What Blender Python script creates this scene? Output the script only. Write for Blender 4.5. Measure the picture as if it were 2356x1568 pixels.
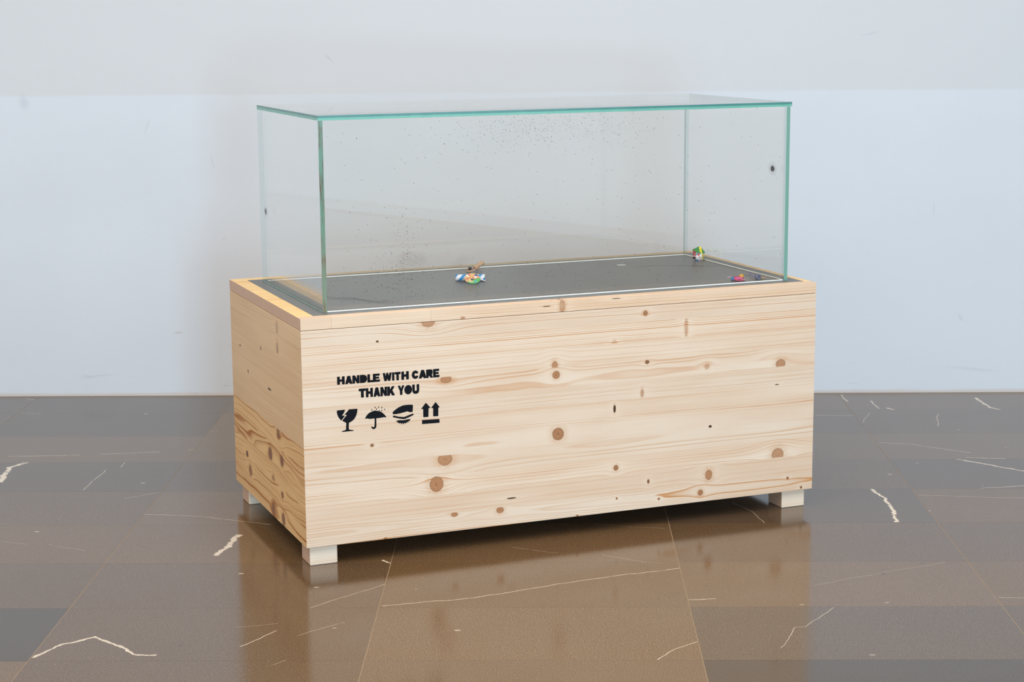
import bpy, bmesh, math, random
from mathutils import Vector, Matrix
from mathutils.geometry import tessellate_polygon

for o in list(bpy.data.objects): bpy.data.objects.remove(o)
sc = bpy.context.scene
COL = sc.collection

# ------------------------------------------------------------------ camera
cam_data = bpy.data.cameras.new('camera'); cam = bpy.data.objects.new('camera', cam_data); COL.objects.link(cam)
cam_data.sensor_width = 36.0; cam_data.lens = 36.0 * 4203.7 / 2356.0; cam_data.clip_start = 0.05
PITCH, YAW, ROLL = 0.1782, -0.0175, -0.0079
fw = Vector((math.sin(YAW)*math.cos(PITCH), math.cos(YAW)*math.cos(PITCH), -math.sin(PITCH)))
rt = Vector((math.cos(YAW), -math.sin(YAW), 0)); up = rt.cross(fw)
r2 = rt*math.cos(ROLL) + up*math.sin(ROLL); u2 = up*math.cos(ROLL) - rt*math.sin(ROLL)
M = Matrix((r2, u2, -fw)).transposed().to_4x4(); M.translation = Vector((0, 0, 1.1304))
cam.matrix_world = M
sc.camera = cam

# ------------------------------------------------------------------ world, lights, exposure
def srgb(r, g, b):
    f = lambda v: (v/255/12.92) if v/255 <= .04045 else ((v/255+.055)/1.055)**2.4
    return (f(r), f(g), f(b), 1.0)
world = bpy.data.worlds.new('world'); sc.world = world; world.use_nodes = True
bg = world.node_tree.nodes['Background']; bg.inputs[0].default_value = (.75, .87, 1, 1); bg.inputs[1].default_value = 0.6
def area(name, loc, target, sx, sy, power, color):
    l = bpy.data.lights.new(name, 'AREA'); l.shape = 'RECTANGLE'; l.size = sx; l.size_y = sy; l.energy = power; l.color = color
    o = bpy.data.objects.new(name, l); COL.objects.link(o); o.location = loc
    o.rotation_euler = (Vector(target)-Vector(loc)).to_track_quat('-Z', 'Y').to_euler(); return o
area('door_daylight', (1.55, -4.35, .85), (1.0, 5.3, .5), 1.0, 1.6, 275, (.45, .76, 1.0))
area('window_daylight', (-2.1, -4.3, 1.3), (-.4, 5.3, .5), 3.6, 1.8, 70, (1.0, .95, .89))
area('right_window_daylight', (3.85, -1.0, 1.5), (.2, 4.8, .3), 2.4, 1.5, 80, (.74, .88, 1.0))
area('left_fill_light', (-3.85, 2.6, 1.2), (-.4, 4.6, .2), 2.2, 1.5, 27, (1.0, .92, .82))  # added fill for the wall behind the crate; no window known here
area('ceiling_light', (.2, 1.7, 3.05), (.2, 1.7, 0), 5.0, 3.8, 205, (1.0, .84, .67))
vs = sc.view_settings; vs.view_transform = 'Standard'; vs.look = 'None'; vs.gamma = 1.0; vs.use_curve_mapping = False
vs.exposure = -0.11

# ------------------------------------------------------------------ measured data (metres)
W, D, ZB, ZT, ZL = 1.2029, .6144, .0427, .4986, .5232       # crate, in its own frame
CR = Matrix.Translation((-.4909, 3.6308, 0)) @ Matrix.Rotation(.3995, 4, 'Z')
GX0, GX1, GY0, GY1, GZ1, GZ2 = .064, 1.1648, .0578, .556, .9169, .9266
PX0, PX1, PY0, PY1 = .0354, 1.187, .0275, .583
TX0, TW, TY0, TH, WALLY = -.921, .6, 3.0854, .2924, 5.3764
SYM = {
  'goblet': [[(0.0722,0.3282),(0.0896,0.3285),(0.0869,0.3222),(0.0826,0.3166),(0.0889,0.3158),(0.0811,0.3065),(0.0767,0.3107),(0.0734,0.3172),(0.0718,0.3235)],[(0.0974,0.3284),(0.116,0.328),(0.1149,0.3196),(0.1122,0.3124),(0.1076,0.306),(0.1018,0.3021),(0.097,0.3004),(0.0962,0.2902),(0.097,0.2856),(0.1064,0.2836),(0.1071,0.2823),(0.0811,0.2823),(0.0817,0.2838),(0.0903,0.2858),(0.0913,0.3006),(0.086,0.3036),(0.0827,0.3058),(0.0931,0.3173),(0.0877,0.3181),(0.0948,0.3246)]],
  'umbrella': [[(0.1318,0.3054),(0.1345,0.311),(0.1403,0.3167),(0.1481,0.3198),(0.1532,0.321),(0.1589,0.3197),(0.1659,0.3176),(0.1722,0.3126),(0.1766,0.3072),(0.1781,0.3042),(0.1721,0.3051),(0.1657,0.3044),(0.156,0.3043),(0.156,0.2871),(0.1543,0.2835),(0.1504,0.2816),(0.1466,0.2833),(0.1445,0.287),(0.1461,0.2881),(0.1488,0.2859),(0.1515,0.2869),(0.1523,0.2913),(0.1526,0.3044),(0.1464,0.3043),(0.1413,0.3042),(0.1369,0.3058)],[(0.1528,0.3257),(0.1535,0.3289),(0.1552,0.329),(0.1546,0.3261)],[(0.1602,0.3256),(0.1609,0.3288),(0.1626,0.3289),(0.162,0.3259)],[(0.1675,0.3242),(0.1682,0.3274),(0.1699,0.3275),(0.1693,0.3245)],[(0.1735,0.3195),(0.1743,0.3227),(0.1759,0.3228),(0.1754,0.3199)],[(0.1559,0.322),(0.1566,0.3252),(0.1583,0.3253),(0.1577,0.3223)],[(0.1457,0.321),(0.1464,0.3242),(0.148,0.3243),(0.1475,0.3213)],[(0.1616,0.318),(0.1623,0.3211),(0.164,0.3212),(0.1634,0.3183)],[(0.1671,0.3176),(0.1678,0.3208),(0.1695,0.3209),(0.1689,0.3179)]],
  'crush': [[(0.192,0.314),(0.1968,0.3179),(0.2047,0.3229),(0.2151,0.3264),(0.2242,0.3268),(0.2352,0.3262),(0.2368,0.3238),(0.2355,0.3107),(0.2303,0.3105),(0.2239,0.313),(0.2174,0.3117),(0.2083,0.31),(0.1992,0.3093),(0.1925,0.3095)],[(0.1918,0.3052),(0.1946,0.3065),(0.2043,0.3034),(0.2165,0.3014),(0.2368,0.3072),(0.238,0.3042),(0.2275,0.3001),(0.2171,0.2969),(0.2081,0.2987),(0.1926,0.3032)],[(0.1985,0.2948),(0.2054,0.2958),(0.2158,0.2948),(0.2223,0.2955),(0.2311,0.2963),(0.2287,0.2937),(0.23,0.2923),(0.2254,0.2921),(0.2267,0.2892),(0.2222,0.2905),(0.2208,0.2868),(0.2176,0.2896),(0.2156,0.2857),(0.2131,0.2894),(0.2104,0.2861),(0.2092,0.2898),(0.204,0.2884),(0.2047,0.2912),(0.1995,0.2917),(0.2021,0.2932)]],
  'arrows': [[(0.2545,0.3153),(0.2652,0.3276),(0.2751,0.3164),(0.2711,0.3155),(0.2703,0.2968),(0.259,0.2972),(0.2591,0.3149)],[(0.2767,0.3155),(0.2868,0.3272),(0.2958,0.3154),(0.2925,0.3148),(0.2922,0.2967),(0.281,0.2971),(0.2811,0.3151)],[(0.256,0.2912),(0.2947,0.2902),(0.2949,0.2821),(0.2562,0.2827)]],
}
LINE1 = [('H', 0.074, 0.0901, 0.3818, 0.3984), ('A', 0.0914, 0.1062, 0.3816, 0.3984), ('N', 0.1065, 0.1219, 0.3815, 0.3983), ('D', 0.1227, 0.1382, 0.3813, 0.3982), ('L', 0.1388, 0.1522, 0.3812, 0.3982), ('E', 0.1506, 0.1659, 0.3811, 0.3982), ('W', 0.172, 0.1916, 0.3809, 0.3981), ('I', 0.1922, 0.1972, 0.3808, 0.398), ('T', 0.1977, 0.2108, 0.3806, 0.398), ('H', 0.2124, 0.2287, 0.3806, 0.398), ('C', 0.235, 0.2502, 0.3804, 0.3979), ('A', 0.251, 0.2672, 0.3802, 0.3978), ('R', 0.2669, 0.2822, 0.38, 0.3978), ('E', 0.2822, 0.2962, 0.3799, 0.3977)]
LINE2 = [('T', 0.1197, 0.1347, 0.3506, 0.3695), ('H', 0.1349, 0.15, 0.3503, 0.3694), ('A', 0.1515, 0.1656, 0.35, 0.3692), ('N', 0.1662, 0.1807, 0.3498, 0.3692), ('K', 0.1812, 0.1979, 0.3495, 0.369), ('Y', 0.2041, 0.2186, 0.3491, 0.3688), ('O', 0.2183, 0.2354, 0.3488, 0.3687), ('U', 0.2358, 0.251, 0.3486, 0.3686)]
VEINS = [([(-1.343,4.355),(-1.356,4.496),(-1.334,4.545)],0.00388,1),([(-1.397,4.616),(-1.211,4.625)],0.00091,0.8),([(-1.16,4.636),(-1.01,4.655)],0.00091,0.8),([(-0.937,4.681),(-0.925,4.681)],0.00091,0.8),([(-1.116,4.269),(-1.106,4.469)],0.0008,0.7),([(-1.076,4.491),(-1.08,4.551)],0.00072,0.6),([(-0.999,4.191),(-0.925,4.246)],0.00067,0.6),([(-0.921,4.057),(-0.798,4.033)],0.00064,0.8),([(-0.798,4.033),(-0.714,4.007),(-0.622,3.966)],0.00063,0.7),([(-0.698,3.733),(-0.683,3.797),(-0.673,3.88)],0.00414,0.9),([(-0.918,3.109),(-0.889,3.165),(-0.834,3.212),(-0.788,3.172),(-0.729,3.119),(-0.698,3.119)],0.00174,0.8),([(-0.552,3.159),(-0.529,3.194),(-0.501,3.246)],0.00085,0.7),([(-0.456,3.374),(-0.388,3.451),(-0.322,3.529)],0.00054,0.7),([(-0.317,3.394),(-0.256,3.404),(-0.181,3.423),(-0.065,3.473),(0.088,3.554),(0.279,3.628)],0.00075,0.9),([(-0.336,3.689),(-0.321,3.661)],0.00176,0.9),([(-1.515,5.138),(-1.438,5.13)],0.00083,0.7),([(-1.562,5.35),(-1.52,5.324)],0.00099,0.7),([(-1.19,3.835),(-1.126,3.811)],0.00048,0.4),([(-1.074,3.811),(-0.989,3.761)],0.00047,0.4),([(-0.581,3.266),(-0.503,3.29)],0.00059,0.35),([(-0.452,3.217),(-0.38,3.295)],0.00059,0.45),([(-0.485,3.058),(-0.459,3.09)],0.00055,0.4),([(-0.924,4.899),(-0.901,4.904)],0.00089,0.7),([(0.28,3.425),(0.333,3.429)],0.0009,0.95),([(0.199,3.087),(0.229,3.132),(0.28,3.184)],0.00067,0.8),([(0.422,3.146),(0.468,3.259),(0.489,3.264),(0.555,3.372)],0.00047,0.6),([(0.782,4.26),(0.797,4.173),(0.8,4.077),(0.789,3.968)],0.00249,1),([(1.048,4.546),(1.099,4.504),(1.19,4.423)],0.00193,0.9),([(1.08,4.568),(1.173,4.553)],0.00112,0.8),([(0.89,4.74),(0.98,4.703),(1.102,4.615)],0.00103,0.7),([(1.047,4.261),(1.154,4.284)],0.00105,0.9),([(0.884,4.199),(1.124,4.168)],0.00051,0.6),([(1.273,5.292),(1.283,5.159),(1.305,5.136)],0.00255,0.9),([(0.771,5.066),(0.881,5.063)],0.0011,0.7),([(0.958,5.255),(0.964,5.148)],0.00157,0.7),([(0.987,5.159),(1.002,5.136)],0.00249,0.7),([(0.442,4.138),(0.474,4.062),(0.494,3.964)],0.00049,0.7),([(0.884,5.35),(0.891,5.257)],0.0016,0.7),([(0.538,3.513),(0.638,3.569),(0.835,3.666)],0.00043,0.35),([(0.882,3.436),(0.934,3.43)],0.00063,0.6),([(0.891,4.98),(0.923,5.091)],0.00091,0.5),([(1.117,5.076),(1.082,4.922)],0.00097,0.6),([(0.124,3.725),(0.204,3.671),(0.249,3.662)],0.00044,0.4),([(-0.07,3.781),(0.028,3.735)],0.00045,0.4),([(0.108,3.958),(0.266,3.921)],0.00047,0.4)]

# ------------------------------------------------------------------ node helper
class T:
    def __init__(s, name):
        s.mat = bpy.data.materials.new(name); s.mat.use_nodes = True
        s.nt = s.mat.node_tree; s.nt.nodes.clear()
        s.out = s.nt.nodes.new('ShaderNodeOutputMaterial')
        s._obj = None
    def n(s, t, **k):
        x = s.nt.nodes.new(t)
        for a, b in k.items(): setattr(x, a, b)
        return x
    def put(s, sock, v):
        if isinstance(v, bpy.types.NodeSocket): s.nt.links.new(v, sock)
        elif v is not None:
            if hasattr(sock.default_value, '__len__') and not hasattr(v, '__len__'): v = (v,)*len(sock.default_value)
            if hasattr(v, '__len__') and hasattr(sock.default_value, '__len__'): v = tuple(v)[:len(sock.default_value)]
            sock.default_value = v
    def m(s, op, a, b=None, c=None, clamp=False):
        x = s.n('ShaderNodeMath', operation=op, use_clamp=clamp)
        for i, v in enumerate((a, b, c)):
            if v is not None: s.put(x.inputs[i], v)
        return x.outputs[0]
    def add(s, a, b): return s.m('ADD', a, b)
    def sub(s, a, b): return s.m('SUBTRACT', a, b)
    def mul(s, a, b): return s.m('MULTIPLY', a, b)
    def v(s, op, a, b=None, scale=None):
        x = s.n('ShaderNodeVectorMath', operation=op)
        s.put(x.inputs[0], a)
        if b is not None: s.put(x.inputs[1], b)
        if scale is not None: s.put(x.inputs['Scale'], scale)
        return x.outputs['Value'] if op in ('LENGTH', 'DOT_PRODUCT', 'DISTANCE') else x.outputs[0]
    def xyz(s, x=0, y=0, z=0):
        k = s.n('ShaderNodeCombineXYZ')
        for i, q in enumerate((x, y, z)): s.put(k.inputs[i], q)
        return k.outputs[0]
    def sep(s, vec):
        k = s.n('ShaderNodeSeparateXYZ'); s.put(k.inputs[0], vec); return k.outputs
    def obj(s):
        if s._obj is None: s._obj = s.n('ShaderNodeTexCoord').outputs['Object']
        return s._obj
    def noise(s, vec, scale=1, detail=2, rough=.5, dist=0, color=False):
        k = s.n('ShaderNodeTexNoise'); s.put(k.inputs['Vector'], vec)
        s.put(k.inputs['Scale'], scale); s.put(k.inputs['Detail'], detail); s.put(k.inputs['Roughness'], rough); s.put(k.inputs['Distortion'], dist)
        return k.outputs['Color' if color else 'Fac']
    def voro(s, vec, scale, out='Distance', dims='3D', rnd=1.0):
        k = s.n('ShaderNodeTexVoronoi', voronoi_dimensions=dims); s.put(k.inputs['Vector'], vec); s.put(k.inputs['Scale'], scale); s.put(k.inputs['Randomness'], rnd)
        return k.outputs[out]
    def white(s, w):
        k = s.n('ShaderNodeTexWhiteNoise', noise_dimensions='1D'); s.put(k.inputs['W'], w); return k.outputs['Value']
    def ss(s, x, a, b, lo=0., hi=1.):
        k = s.n('ShaderNodeMapRange', interpolation_type='SMOOTHSTEP')
        for i, q in enumerate((x, a, b, lo, hi)): s.put(k.inputs[i], q)
        return k.outputs[0]
    def mix(s, f, a, b, mode='MIX'):
        k = s.n('ShaderNodeMix', data_type='RGBA', blend_type=mode)
        s.put(k.inputs[0], f); s.put(k.inputs[6], a); s.put(k.inputs[7], b); return k.outputs[2]
    def bump(s, h, strength=.2, dist=.001):
        k = s.n('ShaderNodeBump'); s.put(k.inputs['Strength'], strength); s.put(k.inputs['Distance'], dist); s.put(k.inputs['Height'], h); return k.outputs[0]
    def bsdf(s, color, rough=.5, normal=None, **kw):
        k = s.n('ShaderNodeBsdfPrincipled'); s.put(k.inputs['Base Color'], color); s.put(k.inputs['Roughness'], rough)
        if normal is not None: s.put(k.inputs['Normal'], normal)
        for a, b in kw.items(): s.put(k.inputs[a.replace('_', ' ')], b)
        return k.outputs[0]
    def mixsh(s, f, a, b):
        k = s.n('ShaderNodeMixShader'); s.put(k.inputs[0], f); s.put(k.inputs[1], a); s.put(k.inputs[2], b); return k.outputs[0]
    def done(s, sh):
        s.nt.links.new(sh, s.out.inputs['Surface']); return s.mat

def plain(name, col, rough=.5, **kw):
    t = T(name); nz = t.noise(t.obj(), 300, 2)
    c2 = tuple(x*.86 for x in col[:3]) + (1,)
    return t.done(t.bsdf(t.mix(nz, c2, col), rough, **kw))

# ------------------------------------------------------------------ object helpers
def link(name, me, mats, parent=None, mw=None):
    o = bpy.data.objects.new(name, me); COL.objects.link(o)
    if not isinstance(mats, (list, tuple)): mats = [mats]
    if len(me.materials) == 0:
        for q in mats: me.materials.append(q)
    if parent is not None: o.parent = parent
    elif mw is not None: o.matrix_world = mw
    return o
def tag(o, label, cat, group=None):
    o['label'] = label; o['category'] = cat
    if group: o['group'] = group
    return o
def empty(name, mw):
    o = bpy.data.objects.new(name, None); COL.objects.link(o); o.empty_display_size = .05; o.matrix_world = mw; return o
def bm_mesh(bm, name='m', smooth=False):
    bmesh.ops.recalc_face_normals(bm, faces=bm.faces)
    me = bpy.data.meshes.new(name); bm.to_mesh(me); bm.free()
    if smooth:
        for f in me.polygons: f.use_smooth = True
    return me
def box_bm(x0, x1, y0, y1, z0, z1, bev=0, seg=2, bm=None):
    own = bm is None
    if own: bm = bmesh.new()
    vs_ = [bm.verts.new((x, y, z)) for z in (z0, z1) for y in (y0, y1) for x in (x0, x1)]
    fs = [bm.faces.new([vs_[i] for i in q]) for q in ((0, 2, 3, 1), (4, 5, 7, 6), (0, 1, 5, 4), (2, 6, 7, 3), (0, 4, 6, 2), (1, 3, 7, 5))]
    if bev: bmesh.ops.bevel(bm, geom=list({e for f in fs for e in f.edges}), offset=bev, segments=seg, affect='EDGES', profile=.5)
    return bm
def prism_bm(poly, axis_pts, bev=0):
    """loft a closed polygon list: axis_pts = two lists of 3D points (same count)."""
    bm = bmesh.new(); a = [bm.verts.new(q) for q in axis_pts[0]]; b = [bm.verts.new(q) for q in axis_pts[1]]
    n = len(a); bm.faces.new(a); bm.faces.new(list(reversed(b)))
    for i in range(n): bm.faces.new((a[i], b[i], b[(i+1) % n], a[(i+1) % n]))
    if bev: bmesh.ops.bevel(bm, geom=list(bm.edges), offset=bev, segments=2, affect='EDGES', profile=.5)
    return bm

# ------------------------------------------------------------------ wood
PALE = srgb(225, 208, 188); TAN = srgb(194, 138, 86)
def wood(name, axes, seed, pith, freq=300, warp=.006, knots=(), early=PALE, late=TAN, amount=.8, kcol=None, rough=.5, stretch=1.3):
    """axes: which object axes are (along, across, depth); pith=(across,depth) of the ring centre; knots=(u,v,ru,rv,depth)"""
    rnd = random.Random(seed)
    t = T(name); p = t.sep(t.obj()); A = {'x': p[0], 'y': p[1], 'z': p[2]}
    u, v, w = (A[q] for q in axes)
    so = rnd.uniform(0, 50)
    ve = v; masks = []
    for (ku, kv, ru, rv, st) in knots:
        du = t.sub(u, ku); dv = t.sub(v, kv)
        su = max(ru*4.2, .012); sv = max(rv*2.6, .006)
        g = t.m('POWER', 2.718, t.mul(-1, t.add(t.m('POWER', t.m('ABSOLUTE', t.mul(du, 1/su)), 2), t.m('POWER', t.m('ABSOLUTE', t.mul(dv, 1/sv)), 2))))
        ve = t.sub(ve, t.mul(t.mul(dv, g), .93 if rv < 1.8*ru else .35))
        masks.append((du, dv, ru, rv, st, g))
    vec = t.xyz(t.add(t.mul(u, stretch), so), t.mul(v, 9), t.mul(w, 9))
    n1 = t.sub(t.noise(vec, 1.0, 2, .45), .5)
    vec3 = t.xyz(t.add(t.mul(u, 7), so), t.mul(v, 30), t.mul(w, 30))
    n3 = t.sub(t.noise(vec3, 1.0, 2, .5), .5)
    d1 = t.sub(ve, pith[0]); d2 = t.sub(w, pith[1])
    r = t.m('SQRT', t.add(t.mul(d1, d1), t.mul(d2, d2)))
    r = t.add(r, t.add(t.mul(n1, warp*2.2), t.mul(n3, warp*.16)))
    nr = t.noise(t.xyz(t.mul(r, 90), so, 0), 1.0, 2, .5)
    ph = t.add(t.mul(r, freq*1.2), t.mul(nr, 2.2))
    fr = t.m('FRACT', ph); rid = t.m('FLOOR', ph)
    wr = t.white(t.add(rid, so))
    line = t.mul(t.m('POWER', fr, 3.2), t.ss(fr, .86, 1.0, 1, 0))
    patch = t.noise(t.xyz(t.add(t.mul(u, 3.5), so*2), t.mul(v, 26), t.mul(w, 20)), 1, 2)
    wr3 = t.m('POWER', wr, 2.2)
    stg = t.mul(t.mul(line, t.add(.30, t.mul(wr3, 1.35))), t.ss(patch, .25, .68, .35, 1.2))
    fib = t.noise(t.xyz(t.mul(u, 12), t.mul(v, 900), t.mul(w, 900)), 1, 2)
    tone = t.noise(t.xyz(t.add(t.mul(u, 2), so), t.mul(v, 14), t.mul(w, 14)), 1, 3)
    e2 = t.mix(t.ss(tone, .3, .75), early, tuple(a*.72+b*.28 for a, b in zip(early, late)))
    col = t.mix(t.m('MINIMUM', t.mul(stg, amount*1.6), 1.0), e2, late)
    col = t.mix(t.mul(fib, .16), col, tuple(x*.70 for x in late[:3]) + (1,))
    en = t.sep(t.n('ShaderNodeTexCoord').outputs['Normal'])['xyz'.index(axes[0])]
    endg = t.ss(t.m('ABSOLUTE', en), .75, .9)
    egc = t.mix(t.m('MINIMUM', t.mul(line, 1.5), 1.0), srgb(206, 172, 146), srgb(150, 114, 90))
    col = t.mix(endg, col, egc)
    kc = kcol or srgb(164, 116, 80)
    kd = tuple(x*.45 for x in kc[:3]) + (1,)
    nk = t.sub(t.noise(t.xyz(t.mul(u, 150), t.mul(v, 150), so), 1, 3), .5)
    for (du, dv, ru, rv, st, g) in masks:
        d = t.m('SQRT', t.add(t.m('POWER', t.m('ABSOLUTE', t.mul(du, 1/ru)), 2), t.m('POWER', t.m('ABSOLUTE', t.mul(dv, 1/rv)), 2)))
        dn = t.add(d, t.mul(nk, .35))
        halo = t.mul(t.ss(dn, 1.0, 2.1, .42, 0), t.ss(nk, -.2, .25))
        col = t.mix(halo, col, late)
        pale = t.mul(t.mul(g, .35), t.ss(dn, 1.2, 2.4))
        col = t.mix(pale, col, early)
        core = t.ss(dn, .88, 1.06, 1, 0)
        ringk = t.m('SINE', t.add(t.mul(dn, 17), t.mul(nk, 9)))
        cc = t.mix(t.ss(ringk, -.6, 1), kc, tuple(a*.62+b*.38 for a, b in zip(kc, late)))
        cc = t.mix(t.ss(dn, .72, .95, 0, .5), cc, kd)
        cc = t.mix(t.mul(t.ss(dn, .0, .4, .8, 0), t.ss(nk, -.15, .15)), cc, kd)
        if st > 1: cc = t.mix(min(1, st-1), cc, srgb(38, 24, 16))
        col = t.mix(t.mul(core, min(1, st)), col, cc)
    nrm = t.bump(t.add(t.mul(stg, -.6), t.mul(fib, .5)), .08, .0005)
    return t.done(t.bsdf(col, rough, nrm, Specular_IOR_Level=.35))

# ------------------------------------------------------------------ the room
def struct(name, bm, mats, parent=None):
    o = link(name, bm_mesh(bm, name), mats, parent)
    if parent is None: o['kind'] = 'structure'
    return o
def plaster(name, marked):
    t = T(name); P = t.obj(); p = t.sep(P)
    n = t.noise(t.xyz(t.mul(p[0], 1.0), 0, t.mul(p[2], 1.4)), 2.0, 3)
    n2 = t.noise(t.xyz(t.mul(p[0], 5), 0, t.mul(p[2], 26)), 1.0, 4)
    col = t.mix(n, srgb(205, 210, 217), srgb(213, 218, 225))
    if marked:
        upz = t.ss(t.add(p[2], t.mul(t.sub(n2, .5), .006)), .893, .903)      # slightly greyer white above a wavering level line
        col = t.mix(t.mul(upz, .9), col, srgb(206, 208, 211))
        for (x, z, rx, rz, a, k, c) in MARKS:
            dx = t.sub(p[0], x); dz = t.sub(p[2], z)
            e1 = t.add(t.mul(dx, math.cos(a)/rx), t.mul(dz, math.sin(a)/rx)); e2 = t.add(t.mul(dx, -math.sin(a)/rz), t.mul(dz, math.cos(a)/rz))
            q = t.add(t.m('SQRT', t.add(t.mul(e1, e1), t.mul(e2, e2))), t.mul(t.sub(n2, .5), .8))
            col = t.mix(t.ss(q, .2, 1.2, k*.6, 0), col, c)
        scuff = t.mul(t.ss(t.noise(t.xyz(t.mul(p[0], 9), 0, t.mul(p[2], 60)), 1, 4, .6), .62, .74), t.ss(p[2], .005, .13, .5, 0))
        col = t.mix(scuff, col, srgb(168, 172, 186))
        base = t.ss(t.add(p[2], t.mul(t.sub(n2, .5), .012)), .003, .012, .5, 0)
        col = t.mix(base, col, srgb(196, 176, 158))
    bn = t.noise(t.xyz(t.mul(p[0], 3), t.mul(p[1], 3), t.mul(p[2], 3)), 3.0, 5)
    return t.done(t.bsdf(col, .75, t.bump(bn, .25, .006), Specular_IOR_Level=.25))
G_ = srgb(165, 168, 180)
MARKS = [(-1.521, .88, .020, .028, .3, .55, srgb(176, 180, 196)), (-1.094, .192, .016, .003, .05, .7, srgb(170, 160, 140)),
         (-.947, .475, .008, .003, 0, .6, G_), (-.972, .70, .003, .03, .25, .35, G_), (-1.16, .81, .003, .03, -.4, .4, G_),
         (1.239, .226, .006, .015, .6, .35, G_), (.95, 1.06, .03, .004, .2, .3, G_), (1.15, .55, .004, .03, 0, .25, G_), (-.62, 1.0, .004, .02, .8, .4, G_),
         (-1.35, .06, .07, .004, .1, .3, G_), (1.28, .07, .09, .005, -.1, .3, G_)]
wallm = plaster('white_plaster', True); wallp = plaster('white_plaster_plain', False)
struct('wall_back', box_bm(-4, 4, WALLY, WALLY+.15, -.02, 3.2), wallm)
b = box_bm(-4.15, -4, -4.5, 1.4, -.02, 3.2); box_bm(-4.15, -4, 3.8, WALLY, -.02, 3.2, bm=b); box_bm(-4.15, -4, 1.4, 3.8, -.02, .4, bm=b); box_bm(-4.15, -4, 1.4, 3.8, 2.0, 3.2, bm=b)  # opening added only to go with the left fill light
struct('wall_left', b, wallp)
b = box_bm(4, 4.15, -4.5, -2.3, -.02, 3.2); box_bm(4, 4.15, .3, WALLY, -.02, 3.2, bm=b); box_bm(4, 4.15, -2.3, .3, -.02, .75, bm=b); box_bm(4, 4.15, -2.3, .3, 2.45, 3.2, bm=b)
struct('wall_right', b, wallp)
b = box_bm(-4, -3.95, -4.65, -4.5, -.02, 3.2); box_bm(-.25, 1.0, -4.65, -4.5, -.02, 3.2, bm=b); box_bm(-3.95, -.25, -4.65, -4.5, -.02, .35, bm=b); box_bm(-3.95, -.25, -4.65, -4.5, 2.25, 3.2, bm=b); box_bm(2.1, 4, -4.65, -4.5, -.02, 3.2, bm=b); box_bm(1.0, 2.1, -4.65, -4.5, 2.25, 3.2, bm=b)
struct('wall_front', b, wallp)
struct('ceiling', box_bm(-4.15, 4.15, -4.65, WALLY+.15, 3.2, 3.3), wallp)

# floor tiles
BASE = [srgb(85, 67, 49), srgb(94, 73, 50), srgb(80, 65, 51), srgb(97, 76, 54), srgb(64, 54, 45)]
def stone(name, tone, grain, seed, veins=()):
    t = T(name); rnd = random.Random(seed); off = rnd.uniform(0, 90)
    k = t.n('ShaderNodeObjectInfo').outputs['Random']
    P = t.v('ADD', t.obj(), t.xyz(t.add(t.mul(k, 37), off), t.mul(k, 19), 0))
    c = tone
    n = t.noise(P, 3.0, 4, .55); cl = t.noise(t.v('MULTIPLY', P, (1, 3, 1)), 5.0, 3)
    c1 = t.mix(n, tuple(x*.84 for x in c[:3])+(1,), tuple(min(1, x*1.16) for x in c[:3])+(1,))
    fine = t.noise(P, 430, 3, .75)
    c1 = t.mix(t.mul(t.ss(fine, .48, .66), .5+grain*.5), c1, tuple(min(1, x*2.9) for x in c[:3])+(1,))
    c1 = t.mix(t.mul(t.ss(fine, .48, .30), .6+grain*.3), c1, tuple(x*.35 for x in c[:3])+(1,))
    fd = t.voro(P, 120); fr_ = t.voro(P, 120, 'Color')
    fs_ = t.mul(t.ss(fd, .05, .22, 1, 0), t.ss(t.sep(fr_)[0], .80-.2*grain, .86-.2*grain))
    c1 = t.mix(t.mul(fs_, .12+.25*grain), c1, srgb(176, 156, 132))
    bd = t.voro(t.v('MULTIPLY', P, (.6, 1, 1)), 30); br = t.voro(t.v('MULTIPLY', P, (.6, 1, 1)), 30, 'Color'); brs = t.sep(br)
    c1 = t.mix(t.mul(t.ss(bd, .08, .15, 1, 0), t.ss(brs[0], .965, .98)), c1, srgb(170, 158, 142))
    c1 = t.mix(t.mul(t.ss(bd, .07, .13, 1, 0), t.ss(brs[1], .965, .98)), c1, srgb(52, 46, 42))
    if veins:
        Q = t.obj(); wob = t.v('SUBTRACT', t.noise(Q, 45, 4, .65, color=True), (.5, .5, .5))
        wob2 = t.v('SUBTRACT', t.noise(Q, 9, 2, .5, color=True), (.5, .5, .5))
        for (a, bb, wd, st) in veins:
            wd = wd*1.5 if wd > .0012 else wd
            Qd = t.v('ADD', Q, t.v('SCALE', wob, scale=min(.026, wd*5+.002)))
            Qd = t.v('ADD', Qd, t.v('SCALE', wob2, scale=.024))
            Qd = t.v('MULTIPLY', Qd, (1, 1, 0))
            ba = (bb[0]-a[0], bb[1]-a[1], 0); l2 = max(ba[0]**2+ba[1]**2, 1e-6)
            pa = t.v('SUBTRACT', Qd, (a[0], a[1], 0))
            h = t.m('MULTIPLY', t.v('DOT_PRODUCT', pa, ba), 1/l2, clamp=True)
            d = t.v('LENGTH', t.v('SUBTRACT', pa, t.v('SCALE', ba, scale=h)))
            brk = t.ss(t.noise(Q, 30, 3), .30, .46, .35, 1)
            c1 = t.mix(t.mul(t.ss(d, wd*.75, wd*1.25+.0003, st, 0), brk), c1, srgb(222, 208, 186))
    nrm = t.bump(t.add(t.mul(fine, .5), t.mul(n, .8)), .07+.06*grain, .001)
    rg = t.add(.065+.03*grain, t.mul(cl, .04))
    return t.done(t.bsdf(c1, rg, nrm, IOR=1.62))
grout = plain('pale_grout', srgb(158, 138, 112), .7)
floor = struct('floor', box_bm(-4, 4, -4.5, WALLY, -.03, -.00025), grout)
tile_me = bm_mesh(box_bm(-TW/2+.0007, TW/2-.0007, -TH/2+.00025, TH/2-.00025, -.00025, 0), 'floor_tile')
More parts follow.
